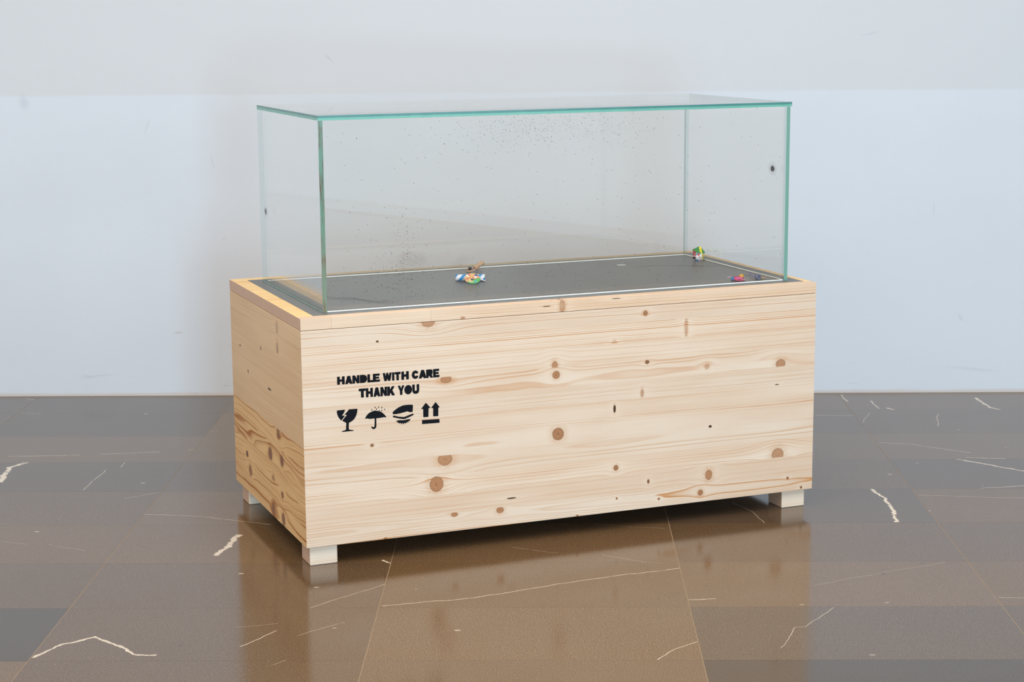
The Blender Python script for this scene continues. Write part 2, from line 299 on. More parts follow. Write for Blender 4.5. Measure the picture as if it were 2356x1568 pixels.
tile_me.materials.append(None)
pool = [stone('brown_stone.%d' % i, BASE[i % 5], (i*.37) % 1.0, 100+i) for i in range(6)]
tv = {}
for pts, wd, st in VEINS:
    for a, bb in zip(pts[:-1], pts[1:]):
        cells = {}
        for s_ in range(21):
            q = (a[0]+(bb[0]-a[0])*s_/20, a[1]+(bb[1]-a[1])*s_/20)
            cells.setdefault((math.floor((q[0]-TX0)/TW), math.floor((q[1]-TY0)/TH)), 0)
            cells[(math.floor((q[0]-TX0)/TW), math.floor((q[1]-TY0)/TH))] += 1
        for c, k in cells.items():
            if k > 2: tv.setdefault(c, []).append((a, bb, wd, st))
ROWMAX = math.floor((WALLY-TY0)/TH)
SPECIAL = {(-1, 0): (4, .1), (1, 0): (1, 1.0), (2, 0): (2, .7), (3, 0): (2, .6), (2, -1): (4, .1), (1, -1): (3, .2), (0, 0): (0, .45), (0, -1): (0, .5), (0, 1): (0, .5), (0, 2): (1, .4),
           (1, 1): (1, .3), (1, 2): (3, .2), (2, 1): (3, .1), (2, 2): (0, .5), (3, 1): (1, .3), (3, 2): (0, .4), (-1, 1): (0, .2), (-1, 2): (1, .15), (-1, 3): (0, .8), (-1, 4): (2, .3)}
rng = random.Random(4); far = bmesh.new()
for i in range(-6, 9):
    for j in range(-26, ROWMAX+1):
        cx_, cy_ = TX0+(i+.5)*TW, TY0+(j+.5)*TH
        if abs(cx_)+TW/2 > 3.99: continue
        y1 = min(cy_+TH/2, WALLY-.003)
        if -4 <= i <= 6 and j >= -4:
            s_ = SPECIAL.get((i, j)); nm = 'brown_stone_tile_%d_%d' % (i, j)
            if (i, j) in tv or s_:
                tone, gr = s_ or (rng.randrange(4), rng.random()*.5)
                loc = [((a[0]-cx_, a[1]-cy_), (q[0]-cx_, q[1]-cy_), wd, st) for a, q, wd, st in tv.get((i, j), [])]
                mt = stone(nm, BASE[tone], gr, i*31+j, loc)
            else: mt = pool[rng.randrange(6)]
            if y1 < cy_+TH/2-.001:
                me = bm_mesh(box_bm(-TW/2+.0007, TW/2-.0007, -TH/2+.00025, y1-cy_, -.00025, 0), 'floor_tile_cut'); me.materials.append(None)
            else: me = tile_me
            o = bpy.data.objects.new('tile', me); COL.objects.link(o); o.parent = floor; o.location = (cx_, cy_, 0)
            o.material_slots[0].link = 'OBJECT'; o.material_slots[0].material = mt
        else: box_bm(cx_-TW/2+.0005, cx_+TW/2-.0005, cy_-TH/2+.00025, y1-.00025, -.00025, 0, bm=far)
fo = link('tile_field', bm_mesh(far, 'tile_field'), pool[0], floor); fo['kind'] = 'stuff'

# ------------------------------------------------------------------ the crate
crate = empty('wooden_crate', CR)
tag(crate, 'pale spruce packing crate with black stencilled handling marks, on four block feet', 'crate')
ZT = ZT-.0007
LAM = [ZB, .0838, .126, .1682, .2103, .2525, .2947, .3369, .379, .4212, .4634, ZT]
TH_ = .024
mm = .001
FK = [(.1618, .4646, 3, 3, 1.8), (.1457, .2477, 4, 3.5, 1.4), (.3106, .3735, 13, 8, .95), (.306, .202, 17, 14, .9), (.2862, .1500, 16, 17, 1), (.4298, .0777, 9, 7, 1), (.3255, .0793, 8, 5, 1),
      (.2731, .5000, 16, 13, .85), (.4566, .1010, 11, 1.6, 1.9), (.1707, .0445, 3, 2, 1.3), (.7742, .4823, 5.5, 6, 1.2), (.8744, .4434, 4, 21, .55), (.7002, .4253, 4, 4, .4), (.559, .3835, 7, 10, .9),
      (.562, .3625, 9, 9, 1.05), (.7791, .3735, 5, 4.5, 1.5), (.9269, .3515, 6, 6, .55), (1.1143, .3430, 13, 11, .9), (.7673, .305, 4, 9, .7), (.7006, .2758, 3, 9, 1.9), (1.1057, .2951, 5, 2, 1.8),
      (.566, .232, 14, 14, 1.1), (.9366, .2145, 4, 3, 1.9), (1.1107, .1330, 16, 15, .85), (.7041, .1430, 6, 6.5, 1.2), (.9342, .1035, 9, 12, .95), (.7835, .1038, 3, 5, 1.5), (.9137, .0645, 7, 7, 1.1),
      (.7063, .0734, 2.5, 2.5, 1.3), (.8096, .0612, 3, 3, 1.2), (1.1381, .0749, 3, 3, 1.5), (1.1743, .0490, 3, 3, 1.6), (.6109, .0450, 2.5, 2, 1.3)]
#          pith across offset (m), pith depth, freq, warp, late amount
FP = [(.004, .030, 330, .010, 1.1), (.10, .0, 330, .004, .8), (-.09, .01, 300, .005, .8), (.012, .050, 240, .008, .7), (-.004, .045, 170, .010, .75), (.09, .0, 330, .004, .85),
      (-.10, .02, 290, .005, .9), (-.010, .035, 200, .010, .85), (.11, .0, 330, .004, .85), (-.08, .02, 260, .006, .85), (.09, .02, 240, .006, .85)]
rng = random.Random(11)
def panel_plank(face, z0, z1, mat):
    e = TH_
    if face == 'front': a = [(0, 0), (W, 0), (W-e, e), (e, e)]
    elif face == 'back': a = [(W, D), (0, D), (e, D-e), (W-e, D-e)]
    elif face == 'left': a = [(0, D), (0, 0), (e, e), (e, D-e)]
    else: a = [(W, 0), (W, D), (W-e, D-e), (W-e, e)]
    bm = prism_bm(None, ([(x, y, z0) for x, y in a], [(x, y, z1) for x, y in a]))
    ed = [q for q in bm.edges if all((abs(v_.co.z-ZT) < 1e-5 or abs(v_.co.z-ZB) < 1e-5) for v_ in q.verts) and abs(q.verts[0].co.z-q.verts[1].co.z) < 1e-6]
    if ed: bmesh.ops.bevel(bm, geom=ed, offset=.0016, segments=3, affect='EDGES', profile=.5)
    return link('plank', bm_mesh(bm, 'plank'), mat, crate)
for k in range(11):
    z0, z1 = LAM[k], LAM[k+1]; zc = (z0+z1)/2
    kn = [(a, bq, ru*mm, rv*mm, s_) for a, bq, ru, rv, s_ in FK if z0 <= min(bq, ZT-.001) < z1]
    po, pd, fq, wp, am = FP[k]
    sc_ = rng.uniform(.95, 1.03); early = tuple(x*sc_ for x in PALE[:3])+(1,)
    panel_plank('front', z0, z1, wood('spruce_front_%d' % k, 'xzy', 20+k, (zc+po, pd), fq, wp, kn, early=early, amount=am))
LK = [(.5292, .3805, 6, 4, 1.3), (.1912, .428, 9, 17, .5), (.19, .475, 8, 14, .4), (.2695, .3278, 14, 2.5, 1.7), (.4958, .1325, 10, 8, 1.2), (.2799, .182, 17, 15, .95), (.1815, .1876, 13, 13, .95), (.2059, .2444, 12, 14, .8),
      (.4695, .100, 12, 14, .8), (.1853, .1117, 9, 8, .95), (.2657, .0600, 14, 15, .9), (.1827, .0580, 14, 15, .9), (.335, .408, 4, 5, 1.2), (.46, .335, 5, 6, 1.2), (.26, .13, 12, 9, .6)]
for k in range(11):
    z0, z1 = LAM[k], LAM[k+1]; zc = (z0+z1)/2
    kn = [(a, bq, ru*mm, rv*mm, s_) for a, bq, ru, rv, s_ in LK if z0 <= bq < z1]
    if zc < .26:
        mt = wood('pine_side_%d' % k, 'yzx', 60+k, (.16+rng.uniform(-.02, .02), .030), 120, .022, kn, early=srgb(228, 188, 134), late=srgb(166, 104, 50), amount=1.1, kcol=srgb(118, 82, 66), stretch=3.2)  # strong brown figure; brown floor bounce also put into the orange tone
    else:
        mt = wood('pine_side_%d' % k, 'yzx', 60+k, (zc+rng.choice((-.05, .06)), .025), 260, .010, kn, early=srgb(222, 190, 150), late=srgb(184, 140, 96), amount=.55, kcol=srgb(120, 92, 84), stretch=2)
    panel_plank('left', z0, z1, mt)
hid = wood('spruce_hidden', 'xzy', 5, (.3, -.1), 260, .008)
hid2 = wood('spruce_hidden_side', 'yzx', 6, (.3, -.1), 260, .008)
for k in range(11):
    panel_plank('back', LAM[k], LAM[k+1], hid); panel_plank('right', LAM[k], LAM[k+1], hid2)
link('bottom_board', bm_mesh(box_bm(TH_, W-TH_, TH_, D-TH_, ZB, ZB+.018), 'bottom_board'), hid, crate)
ft1 = wood('foot_wood', 'xzy', 31, (.08, .03), 230, .003, amount=.9, early=srgb(240, 224, 204), late=srgb(196, 150, 108))
for fx in (.010, W-.010-.0603):
    for fy in (.0154, D-.0154-.0616):
        link('foot', bm_mesh(box_bm(fx, fx+.0603, fy, fy+.0616, 0, ZB, .0025, 2), 'foot'), ft1, crate)

# stencilled marks: sprayed paint film with a soft edge
t = T('black_stencil_paint'); at = t.n('ShaderNodeAttribute', attribute_name='cover').outputs['Fac']
sp = t.noise(t.obj(), 1500, 2); fb = t.noise(t.v('MULTIPLY', t.obj(), (60, 60, 1100)), 1, 2)
cv = t.ss(t.add(at, t.mul(t.sub(sp, .5), .5)), .10, .85)
paint = t.bsdf(t.mix(fb, srgb(5, 8, 14), srgb(22, 25, 31)), .85, None, Specular_IOR_Level=.15)
stencil = t.done(t.mixsh(cv, t.n('ShaderNodeBsdfTransparent').outputs[0], paint))
def round_poly(P, d):
    o = []
    n = len(P)
    for i in range(n):
        a, b_, c = Vector(P[i-1]), Vector(P[i]), Vector(P[(i+1) % n])
        e1, e2 = a-b_, c-b_
        k1, k2 = min(d, e1.length*.42), min(d, e2.length*.42)
        o += [b_+e1.normalized()*k1, b_+(e1.normalized()*k1+e2.normalized()*k2)*.3, b_+e2.normalized()*k2]
    return o
def offset_poly(P, d):
    o = []; n = len(P)
    for i in range(n):
        e1 = (P[i]-P[i-1]); e2 = (P[(i+1) % n]-P[i])
        n1 = Vector((e1.y, -e1.x)).normalized() if e1.length > 1e-9 else Vector((0, 0)); n2 = Vector((e2.y, -e2.x)).normalized() if e2.length > 1e-9 else n1
        m_ = n1+n2; L = m_.length
        m_ = m_/L if L > .2 else n1
        o.append(P[i]+m_*d/max(.6, m_.dot(n1)))
    return o
def stencil_mesh(polys, soft=.0006):
    V, Fc, C = [], [], []
    for P in polys:
        P = [Vector(q) for q in P]
        if sum(P[i-1].x*P[i].y-P[i].x*P[i-1].y for i in range(len(P))) < 0: P.reverse()
        P = round_poly(P, .0008)
        inn, outp = offset_poly(P, -.0006), offset_poly(P, soft)
        b0 = len(V); n = len(P)
        for q in inn: V.append((q.x, -.0002, q.y)); C.append(1.0)
        for q in outp: V.append((q.x, -.0002, q.y)); C.append(0.0)
        for tr in tessellate_polygon([[Vector((q.x, q.y, 0)) for q in inn]]): Fc.append([b0+i for i in tr])
        for i in range(n):
            j = (i+1) % n; Fc.append([b0+i, b0+n+i, b0+n+j, b0+j])
    me = bpy.data.meshes.new('stencil'); me.from_pydata(V, [], Fc)
    a = me.attributes.new('cover', 'FLOAT', 'POINT')
    for i, c in enumerate(C): a.data[i].value = c
    return me
GL = {
 'H': [(0, 0), (.36, 0), (.36, .36), (.64, .36), (.64, 0), (1, 0), (1, 1), (.64, 1), (.64, .64), (.36, .64), (.36, 1), (0, 1)],
 'A': [(-.03, 0), (.36, 0), (.42, .16), (.58, .16), (.64, 0), (1.03, 0), (.70, 1), (.30, 1)],
 'N': [(0, 0), (.36, 0), (.36, .42), (.62, 0), (1, 0), (1, 1), (.64, 1), (.64, .56), (.38, 1), (0, 1)],
 'D': [(0, 0), (.55, 0), (.85, .12), (1, .35), (1, .65), (.85, .88), (.55, 1), (0, 1)],
 'L': [(0, 0), (1, 0), (1, .26), (.42, .26), (.42, 1), (0, 1)],
 'E': [(0, 0), (1, 0), (1, .27), (.40, .27), (.40, .38), (.88, .38), (.88, .62), (.40, .62), (.40, .73), (.97, .73), (.97, 1), (0, 1)],
 'W': [(.17, 0), (.42, 0), (.50, .30), (.58, 0), (.83, 0), (1, 1), (.74, 1), (.69, .62), (.60, 1), (.40, 1), (.31, .62), (.26, 1), (0, 1)],
 'I': [(0, 0), (1, 0), (1, 1), (0, 1)],
 'T': [(.30, 0), (.70, 0), (.70, .72), (1, .72), (1, 1), (0, 1), (0, .72), (.30, .72)],
 'C': [(.98, .34), (.88, .12), (.65, 0), (.40, 0), (.12, .16), (0, .5), (.12, .84), (.40, 1), (.65, 1), (.90, .86), (.98, .66), (.66, .62), (.52, .70), (.38, .5), (.52, .30), (.66, .38)],
 'R': [(0, 0), (.36, 0), (.36, .24), (.46, .24), (.60, 0), (1, 0), (.80, .36), (.94, .52), (.94, .84), (.74, 1), (0, 1)],
 'K': [(0, 0), (.34, 0), (.36, .22), (.44, .30), (.60, 0), (1, 0), (.66, .56), (.98, 1), (.60, 1), (.36, .66), (.34, 1), (0, 1)],
 'Y': [(.32, 0), (.68, 0), (.68, .40), (1, 1), (.64, 1), (.50, .68), (.36, 1), (0, 1), (.32, .40)],
 'O': [(.5+.5*math.cos(i*math.pi/8), .5+.5*math.sin(i*math.pi/8)) for i in range(16)],
 'U': [(0, 1), (0, .30), (.16, .06), (.5, -.02), (.84, .06), (1, .30), (1, 1), (.64, 1), (.64, .36), (.5, .30), (.36, .36), (.36, 1)]}
def text_polys(line):
    return [[(x0+(x1-x0)*a, z0+(z1-z0)*q) for a, q in GL[c]] for c, x0, x1, z0, z1 in line]
for nm, polys, lb in (('stencil_lettering', text_polys(LINE1), 'black stencilled words HANDLE WITH CARE'), ('stencil_lettering', text_polys(LINE2), 'black stencilled words THANK YOU'),
                  ('goblet_symbol', SYM['goblet'], 'black cracked goblet symbol'), ('umbrella_symbol', SYM['umbrella'], 'black umbrella under raindrops symbol'),
                  ('crush_symbol', SYM['crush'], 'black layered burst symbol'), ('arrow_symbol', SYM['arrows'], 'two black up arrows over a bar')):
    o = link(nm, stencil_mesh(polys), stencil, crate); o['label'] = lb

# ------------------------------------------------------------------ the lid
lid = empty('crate_lid', CR @ Matrix.Translation((0, 0, ZT+.0009)))
tag(lid, 'flat spruce lid frame of glued planks lying on the crate around a grey plate', 'lid')
LZ = ZL-ZT-.0009
YE = [0, PY0-.0002] + [.04275*k for k in range(1, 14)] + [PY1+.0002, D]
YE.sort()
lidE, lidL = srgb(252, 220, 160), srgb(206, 156, 92)  # warm light from above put into the lid wood's yellow
def lid_plank(x0, x1, y0, y1, mat, bev=.0011):
    return link('plank', bm_mesh(box_bm(x0, x1, y0, y1, 0, LZ, bev, 2), 'plank'), mat, lid)
LKN = [(.577, .012, 7, 14, .75), (.541, .0142, 9, 1.0, 1.8), (.7041, .0203, 11, .8, 1.9), (.35, .002, 5, 3, .8)]
xs = [0, .0648, .28, W]
for i in range(3):
    mt = wood('lid_front_%d' % i, 'xzy', 80+i, (.06-.11*i, .0), 300, .003, [(a, c, ru*mm, rv*mm, s_) for a, c, ru, rv, s_ in LKN if xs[i] <= a < xs[i+1]], early=srgb(226, 206, 182), amount=.6)
    lid_plank(xs[i], xs[i+1], 0, YE[1], mt, .0005)
for k in range(1, len(YE)-2):
    y0, y1 = YE[k], YE[k+1]; yc = (y0+y1)/2
    if y1-y0 < .002: continue
    mt = wood('lid_end_%d' % k, 'xyz', 90+k, (yc+rng.uniform(-.012, .012), rng.choice((-.008, .034))), 330, .003, [], early=lidE, late=lidL, amount=.6)
    gap = .0006 if abs(y0-.2565) < .001 else 0
    lid_plank(0, PX0-.0004, y0+gap, y1, mt, .0005 if not gap else .001); lid_plank(PX1+.0004, W, y0, y1, mt, .0005)
lid_plank(0, W, YE[-2], YE[-1], wood('lid_back', 'xyz', 120, (D, -.03), 300, .003, [], early=lidE, late=lidL, amount=.6))
link('sub_board', bm_mesh(box_bm(PX0-.0004, PX1+.0004, PY0, PY1, 0, LZ-.0030), 'sub_board'), hid, lid)

# ------------------------------------------------------------------ grey base plate
t = T('grey_speckled_plate'); P = t.obj(); p = t.sep(P)
n = t.noise(P, 6, 4); f = t.noise(P, 520, 2, .6)
c = t.mix(n, srgb(88, 89, 88), srgb(104, 105, 103))
c = t.mix(t.mul(t.ss(f, .45, .7), .5), c, srgb(124, 124, 121)); c = t.mix(t.mul(t.ss(f, .5, .3), .3), c, srgb(60, 62, 63))
for s_, th, sz in ((140, .86, .16),):
    d = t.voro(P, s_, dims='2D'); r_ = t.sep(t.voro(P, s_, 'Color', dims='2D'))
    c = t.mix(t.mul(t.ss(d, sz*.7, sz, 1, 0), t.ss(r_[0], th, th+.03)), c, srgb(24, 24, 26))
wb = t.v('SCALE', t.v('SUBTRACT', t.noise(P, 14, 3, color=True), (.5, .5, .5)), scale=.025)
Pw = t.sep(t.v('ADD', P, wb))
STREAK = [(.188, .185, .085, .013, -1.17, .97), (.150, .225, .055, .022, -.9, .75), (.225, .13, .05, .03, -.9, .45), (.21, .49, .05, .008, 0, .55), (1.08, .36, .12, .012, -.53, .7), (.98, .40, .06, .012, .1, .4),
          (1.13, .165, .03, .012, .2, .6), (.86, .33, .018, .006, 0, .55), (.73, .25, .02, .006, .1, .5), (1.03, .08, .05, .02, 0, .2), (1.11, .09, .05, .02, 0, .2), (.50, .34, .05, .03, 0, .25), (.30, .19, .012, .006, .3, .7)]
for (x, y, rx, ry, a, k_) in STREAK:
    dx, dy = t.sub(Pw[0], x), t.sub(Pw[1], y)
    e1 = t.add(t.mul(dx, math.cos(a)/rx), t.mul(dy, math.sin(a)/rx)); e2 = t.add(t.mul(dx, -math.sin(a)/ry), t.mul(dy, math.cos(a)/ry))
    c = t.mix(t.ss(t.m('SQRT', t.add(t.mul(e1, e1), t.mul(e2, e2))), .1, 1.2, k_, 0), c, srgb(30, 28, 28))
d = t.v('LENGTH', t.v('MULTIPLY', t.v('SUBTRACT', P, (.929, .449, 0)), (1, 1, 0)))
c = t.mix(t.ss(d, .010, .013, .75, 0), c, srgb(196, 198, 196))
platem = t.done(t.bsdf(c, .36, t.bump(f, .08, .0005), Specular_IOR_Level=.24))
pl = link('base_plate', bm_mesh(box_bm(PX0, PX1, PY0, PY1, -.0022, 0, .0003, 1), 'base_plate'), platem, None, CR @ Matrix.Translation((0, 0, ZL)))
tag(pl, 'dark grey speckled plate with soot streaks, set flush in the wooden lid', 'plate')

# ------------------------------------------------------------------ glass case
GT = .0095
def glass_pane_mat(name, tint, dirt=None, spots=()):
    t = T(name); g = t.n('ShaderNodeNewGeometry')
    c = t.m('ABSOLUTE', t.v('DOT_PRODUCT', g.outputs['Incoming'], g.outputs['Normal']))
    F = t.add(.04, t.mul(.96, t.m('POWER', t.sub(1, c), 5)))
    tr = t.n('ShaderNodeBsdfTransparent'); t.put(tr.inputs[0], tint)
    gl = t.n('ShaderNodeBsdfGlossy'); t.put(gl.inputs['Roughness'], .01); t.put(gl.inputs['Color'], (1, 1, 1, 1))
    sh = t.mixsh(F, tr.outputs[0], gl.outputs[0])
    dif = t.n('ShaderNodeBsdfDiffuse')
    if dirt or spots:
        P = t.obj(); p = t.sep(P); q = t.xyz(p[0], p[2], 0) if dirt else P
        mask = 0.0
        if dirt:
            dens = 0.010
            for x, z, rx, rz, k in dirt:
                g1 = t.add(t.m('POWER', t.m('ABSOLUTE', t.mul(t.sub(p[0], x), 1/rx)), 2), t.m('POWER', t.m('ABSOLUTE', t.mul(t.sub(p[2], z), 1/rz)), 2))
                dens = t.add(dens, t.mul(t.m('POWER', 2.718, t.mul(g1, -1)), k))
            for s_, sz in ((210, .22), (115, .13)):
                d = t.voro(q, s_, dims='2D'); r_ = t.sep(t.voro(q, s_, 'Color', dims='2D'))
                szr = t.mul(sz, t.add(.55, t.mul(r_[1], .6)))
                mk = t.mul(t.ss(d, t.mul(szr, .4), szr, .75, 0), t.m('LESS_THAN', r_[0], t.mul(dens, .8)))
                mask = t.m('MAXIMUM', mask, mk)
            mask = t.m('MAXIMUM', mask, t.mul(dens, t.mul(t.noise(P, 7, 3), .03)))
            mask = t.mul(mask, t.m('GREATER_THAN', p[1], GY0+GT/2))
        for x, y, z, ry, rz, k in spots:
            wv = t.noise(P, 120, 2)
            a = t.mul(t.sub(p[1], y), 1/ry); b_ = t.mul(t.sub(p[2], z), 1/rz)
            dd = t.add(t.m('SQRT', t.add(t.mul(a, a), t.mul(b_, b_))), t.mul(t.sub(wv, .5), .5))
            mask = t.m('MAXIMUM', mask, t.mul(t.m('LESS_THAN', t.m('ABSOLUTE', t.sub(p[0], x)), .003), t.m('MAXIMUM', t.ss(dd, .7, 1.05, .95, 0), t.ss(dd, .6, 2.6, k, 0))))
        t.put(dif.inputs[0], srgb(44, 38, 38))
        sh = t.mixsh(mask, sh, dif.outputs[0])
    return t.done(sh)
def edge_mat(name, c1, c2, stain=False):
    t = T(name); P = t.obj(); p = t.sep(P)
    n = t.noise(t.v('MULTIPLY', P, (40, 40, 6)), 1, 3)
    c = t.mix(n, c1, c2)
    if stain:
        m_ = t.mul(t.ss(t.noise(t.xyz(t.mul(p[0], 260), t.mul(p[1], 260), t.mul(p[2], 16)), 1, 4, .7), .47, .58), t.ss(t.noise(t.xyz(0, 0, t.mul(p[2], 11)), 1, 3), .40, .55))
        c = t.mix(t.mul(m_, .85), c, srgb(96, 60, 40))
        c = t.mix(t.ss(p[2], .56, .80, .30, .05), c, srgb(150, 128, 96))
    return t.done(t.bsdf(c, .18, None, Specular_IOR_Level=.6))
clear = (.988, .982, .968, 1)        # faint smoke film; also tints in the warm crate shade behind the case
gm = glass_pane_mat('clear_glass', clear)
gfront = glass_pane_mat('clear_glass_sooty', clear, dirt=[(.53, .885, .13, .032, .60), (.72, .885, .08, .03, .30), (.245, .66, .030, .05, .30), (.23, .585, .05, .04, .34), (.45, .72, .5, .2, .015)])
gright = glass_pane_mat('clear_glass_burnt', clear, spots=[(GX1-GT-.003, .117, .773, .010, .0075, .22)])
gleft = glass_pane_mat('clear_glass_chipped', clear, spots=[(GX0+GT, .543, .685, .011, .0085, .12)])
eA = edge_mat('green_glass_edge', srgb(94, 140, 128), srgb(118, 164, 150))
eS = edge_mat('green_glass_edge_glue', srgb(78, 122, 108), srgb(104, 146, 128), True)
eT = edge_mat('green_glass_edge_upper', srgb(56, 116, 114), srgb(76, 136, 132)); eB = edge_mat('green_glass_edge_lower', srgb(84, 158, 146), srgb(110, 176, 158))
tt = T('clear_glass_rear_edge'); tb = tt.n('ShaderNodeBsdfTransparent'); tt.put(tb.inputs[0], tt.mix(tt.noise(tt.obj(), 30), (.78, .86, .85, 1), (.84, .90, .89, 1))); eC = tt.done(tb.outputs[0])
case = empty('glass_case', CR @ Matrix.Translation((0, 0, ZL)))
tag(case, 'frameless glass display case with green edges and soot specks, standing on the grey plate', 'display case')
def pane(name, x0, x1, y0, y1, z0, z1, thin, face, edge):
    me = bm_mesh(box_bm(x0, x1, y0, y1, z0, z1), name)
    o = bpy.data.objects.new(name, me); COL.objects.link(o); me.materials.append(face); me.materials.append(edge or eC)
    me.materials.append(eC)
    for f_ in me.polygons: f_.material_index = 0 if abs(f_.normal[thin]) > .9 else (2 if (f_.normal[1] > .5 or edge is None or (thin < 2 and abs(f_.normal[2]) > .5)) else 1)
    o.parent = case; o.location = (0, 0, -ZL); return o
zb_ = ZL+.0012
pane('side_pane', GX0, GX0+GT, GY0, GY1, zb_-.0008, GZ1-.0006, 0, gleft, eS)
rp = pane('side_pane', GX1-GT-.003, GX1, GY0, GY1, zb_-.0008, GZ1-.0006, 0, gright, eA)
bm = bmesh.new(); bm.from_mesh(rp.data)
ed = [q for q in bm.edges if all(abs(v_.co.x-GX1) < 1e-5 and abs(v_.co.y-GY0) < 1e-5 for v_ in q.verts)]
nb = bmesh.ops.bevel(bm, geom=ed, offset=.0038, segments=1, affect='EDGES', material=0)
bm.to_mesh(rp.data); bm.free()
pane('front_pane', GX0+GT+.0002, GX1-GT-.0032, GY0, GY0+GT, zb_, GZ1-.0006, 1, gfront, None)
pane('back_pane', GX0+GT+.0002, GX1-GT-.0032, GY1-GT, GY1, zb_, GZ1-.0006, 1, gm, None)
zm = (GZ1+GZ2)/2
pane('top_sheet', GX0-.0004, GX1+.0004, GY0-.0004, GY1+.0004, GZ1, zm-.0001, 2, gm, eB)
pane('top_sheet', GX0-.0004, GX1+.0004, GY0-.0004, GY1+.0004, zm+.0001, GZ2, 2, gm, eT)
seal = plain('white_silicone', srgb(232, 234, 230), .4)
def sealbox(x0, x1, y0, y1):
    o = link('seal_strip', bm_mesh(box_bm(x0, x1, y0, y1, .0002, .0030, .0008, 2), 'seal_strip'), seal, case)
sealbox(GX0+GT, GX1-GT-.006, GY0-.0022, GY0-.0002); sealbox(GX0+GT, GX1-GT-.006, GY1-GT-.0030, GY1-GT-.0004); sealbox(GX1-GT-.0058, GX1-GT-.0034, GY0+GT, GY1-GT)

link('bottom_edge', bm_mesh(box_bm(GX0-.0004, GX0+.0012, GY0, GY1, .0002, .0016), 'bottom_edge'), eA, case)

# ash crumbs
rng = random.Random(3); bm = bmesh.new()
for i in range(340):
    x, y = rng.uniform(PX0+.02, PX1-.02), rng.uniform(PY0+.004, PY1-.01)
    if rng.random() < .45: x = PX0+.03+abs(rng.gauss(0, .30))
    if x > PX1-.02 or abs(x-GX0-.005) < .009 or abs(y-GY0-.004) < .010 or abs(y-GY1+.006) < .010 or abs(x-GX1+.007) < .011: continue
    r_ = rng.choice((.0003, .0004, .0004, .0005, .0006, .0008))
    bmesh.ops.create_icosphere(bm, subdivisions=1, radius=r_, matrix=Matrix.Translation((x, y, r_*.82+.0001)) @ Matrix.Diagonal((1.25, 1, .8, 1)))
o = link('ash_crumbs', bm_mesh(bm, 'ash_crumbs'), plain('black_ash', srgb(30, 29, 30), .9), None, CR @ Matrix.Translation((0, 0, ZL)))
tag(o, 'black ash crumbs strewn over the grey plate', 'ash'); o['kind'] = 'stuff'

# ------------------------------------------------------------------ firecracker scraps on the plate
def tube_bm(r, L, wall=.0008, seg=28, ring=6, bend=0., squash=1., cut=None, bm=None):
    """open tube along +x, axis at height r*squash; cut=(a0,a1) leaves an angular gap"""
    bm = bm or bmesh.new()
    a0, a1 = cut or (0, 2*math.pi); closed = cut is None
    N_ = seg if closed else seg+1
    rings = []
    for rad in (r, r-wall):
        for i in range(ring+1):
            x = L*i/ring; row = []
            for j in range(N_):
                a = a0+(a1-a0)*j/seg
                row.append(bm.verts.new((x, rad*math.cos(a)+bend*(x/L)**2*L, r*squash+rad*squash*math.sin(a))))
            rings.append(row)
    def q(a, b_, c, d):
        bm.faces.new((a, b_, c, d))
    M_ = N_ if closed else N_-1
    h = ring+1
    for i in range(ring):
        for j in range(M_):
            k = (j+1) % N_
            q(rings[i][j], rings[i+1][j], rings[i+1][k], rings[i][k]); q(rings[h+i][k], rings[h+i+1][k], rings[h+i+1][j], rings[h+i][j])
    for j in range(M_):
        k = (j+1) % N_
        q(rings[0][k], rings[h][k], rings[h][j], rings[0][j]); q(rings[ring][j], rings[h+ring][j], rings[h+ring][k], rings[ring][k])
    if not closed:
        for i in range(ring):
            q(rings[i][0], rings[h+i][0], rings[h+i+1][0], rings[i+1][0]); q(rings[i+1][-1], rings[h+i+1][-1], rings[h+i][-1], rings[i][-1])
    for f_ in bm.faces: f_.smooth = True
    return bm
def strip_bm(pts, width, th=.0008, taper=1.0, updir=None):
    """ribbon of card following pts (3D), with thickness"""
    bm = bmesh.new(); rows = []
    n = len(pts); P = [Vector(q) for q in pts]
    for i, q in enumerate(P):
        d = (P[min(i+1, n-1)]-P[max(i-1, 0)]).normalized()
        s = d.cross(Vector(updir or (0, 0, 1)));  s = s.normalized() if s.length > 1e-6 else Vector((0, 1, 0))
        nn = s.cross(d).normalized(); wd = width*(1+(taper-1)*i/(n-1))/2
        rows.append([bm.verts.new(q+s*wd*a+nn*th/2*b_) for a, b_ in ((-1, -1), (1, -1), (1, 1), (-1, 1))])
    for a, b_ in zip(rows[:-1], rows[1:]):
        for i in range(4): bm.faces.new((a[i], a[(i+1) % 4], b_[(i+1) % 4], b_[i]))
    bm.faces.new(rows[0]); bm.faces.new(list(reversed(rows[-1])))
    return bm
def at_plate(x, y, ang):      # world position on the plate
    return Matrix.Translation((x, y, ZL+.0001)) @ Matrix.Rotation(ang, 4, 'Z')
card_in = plain('brown_card', srgb(168, 136, 108), .8); char = plain('charred_card', srgb(30, 26, 28), .8); kraft = plain('torn_kraft_card', srgb(186, 154, 124), .8)

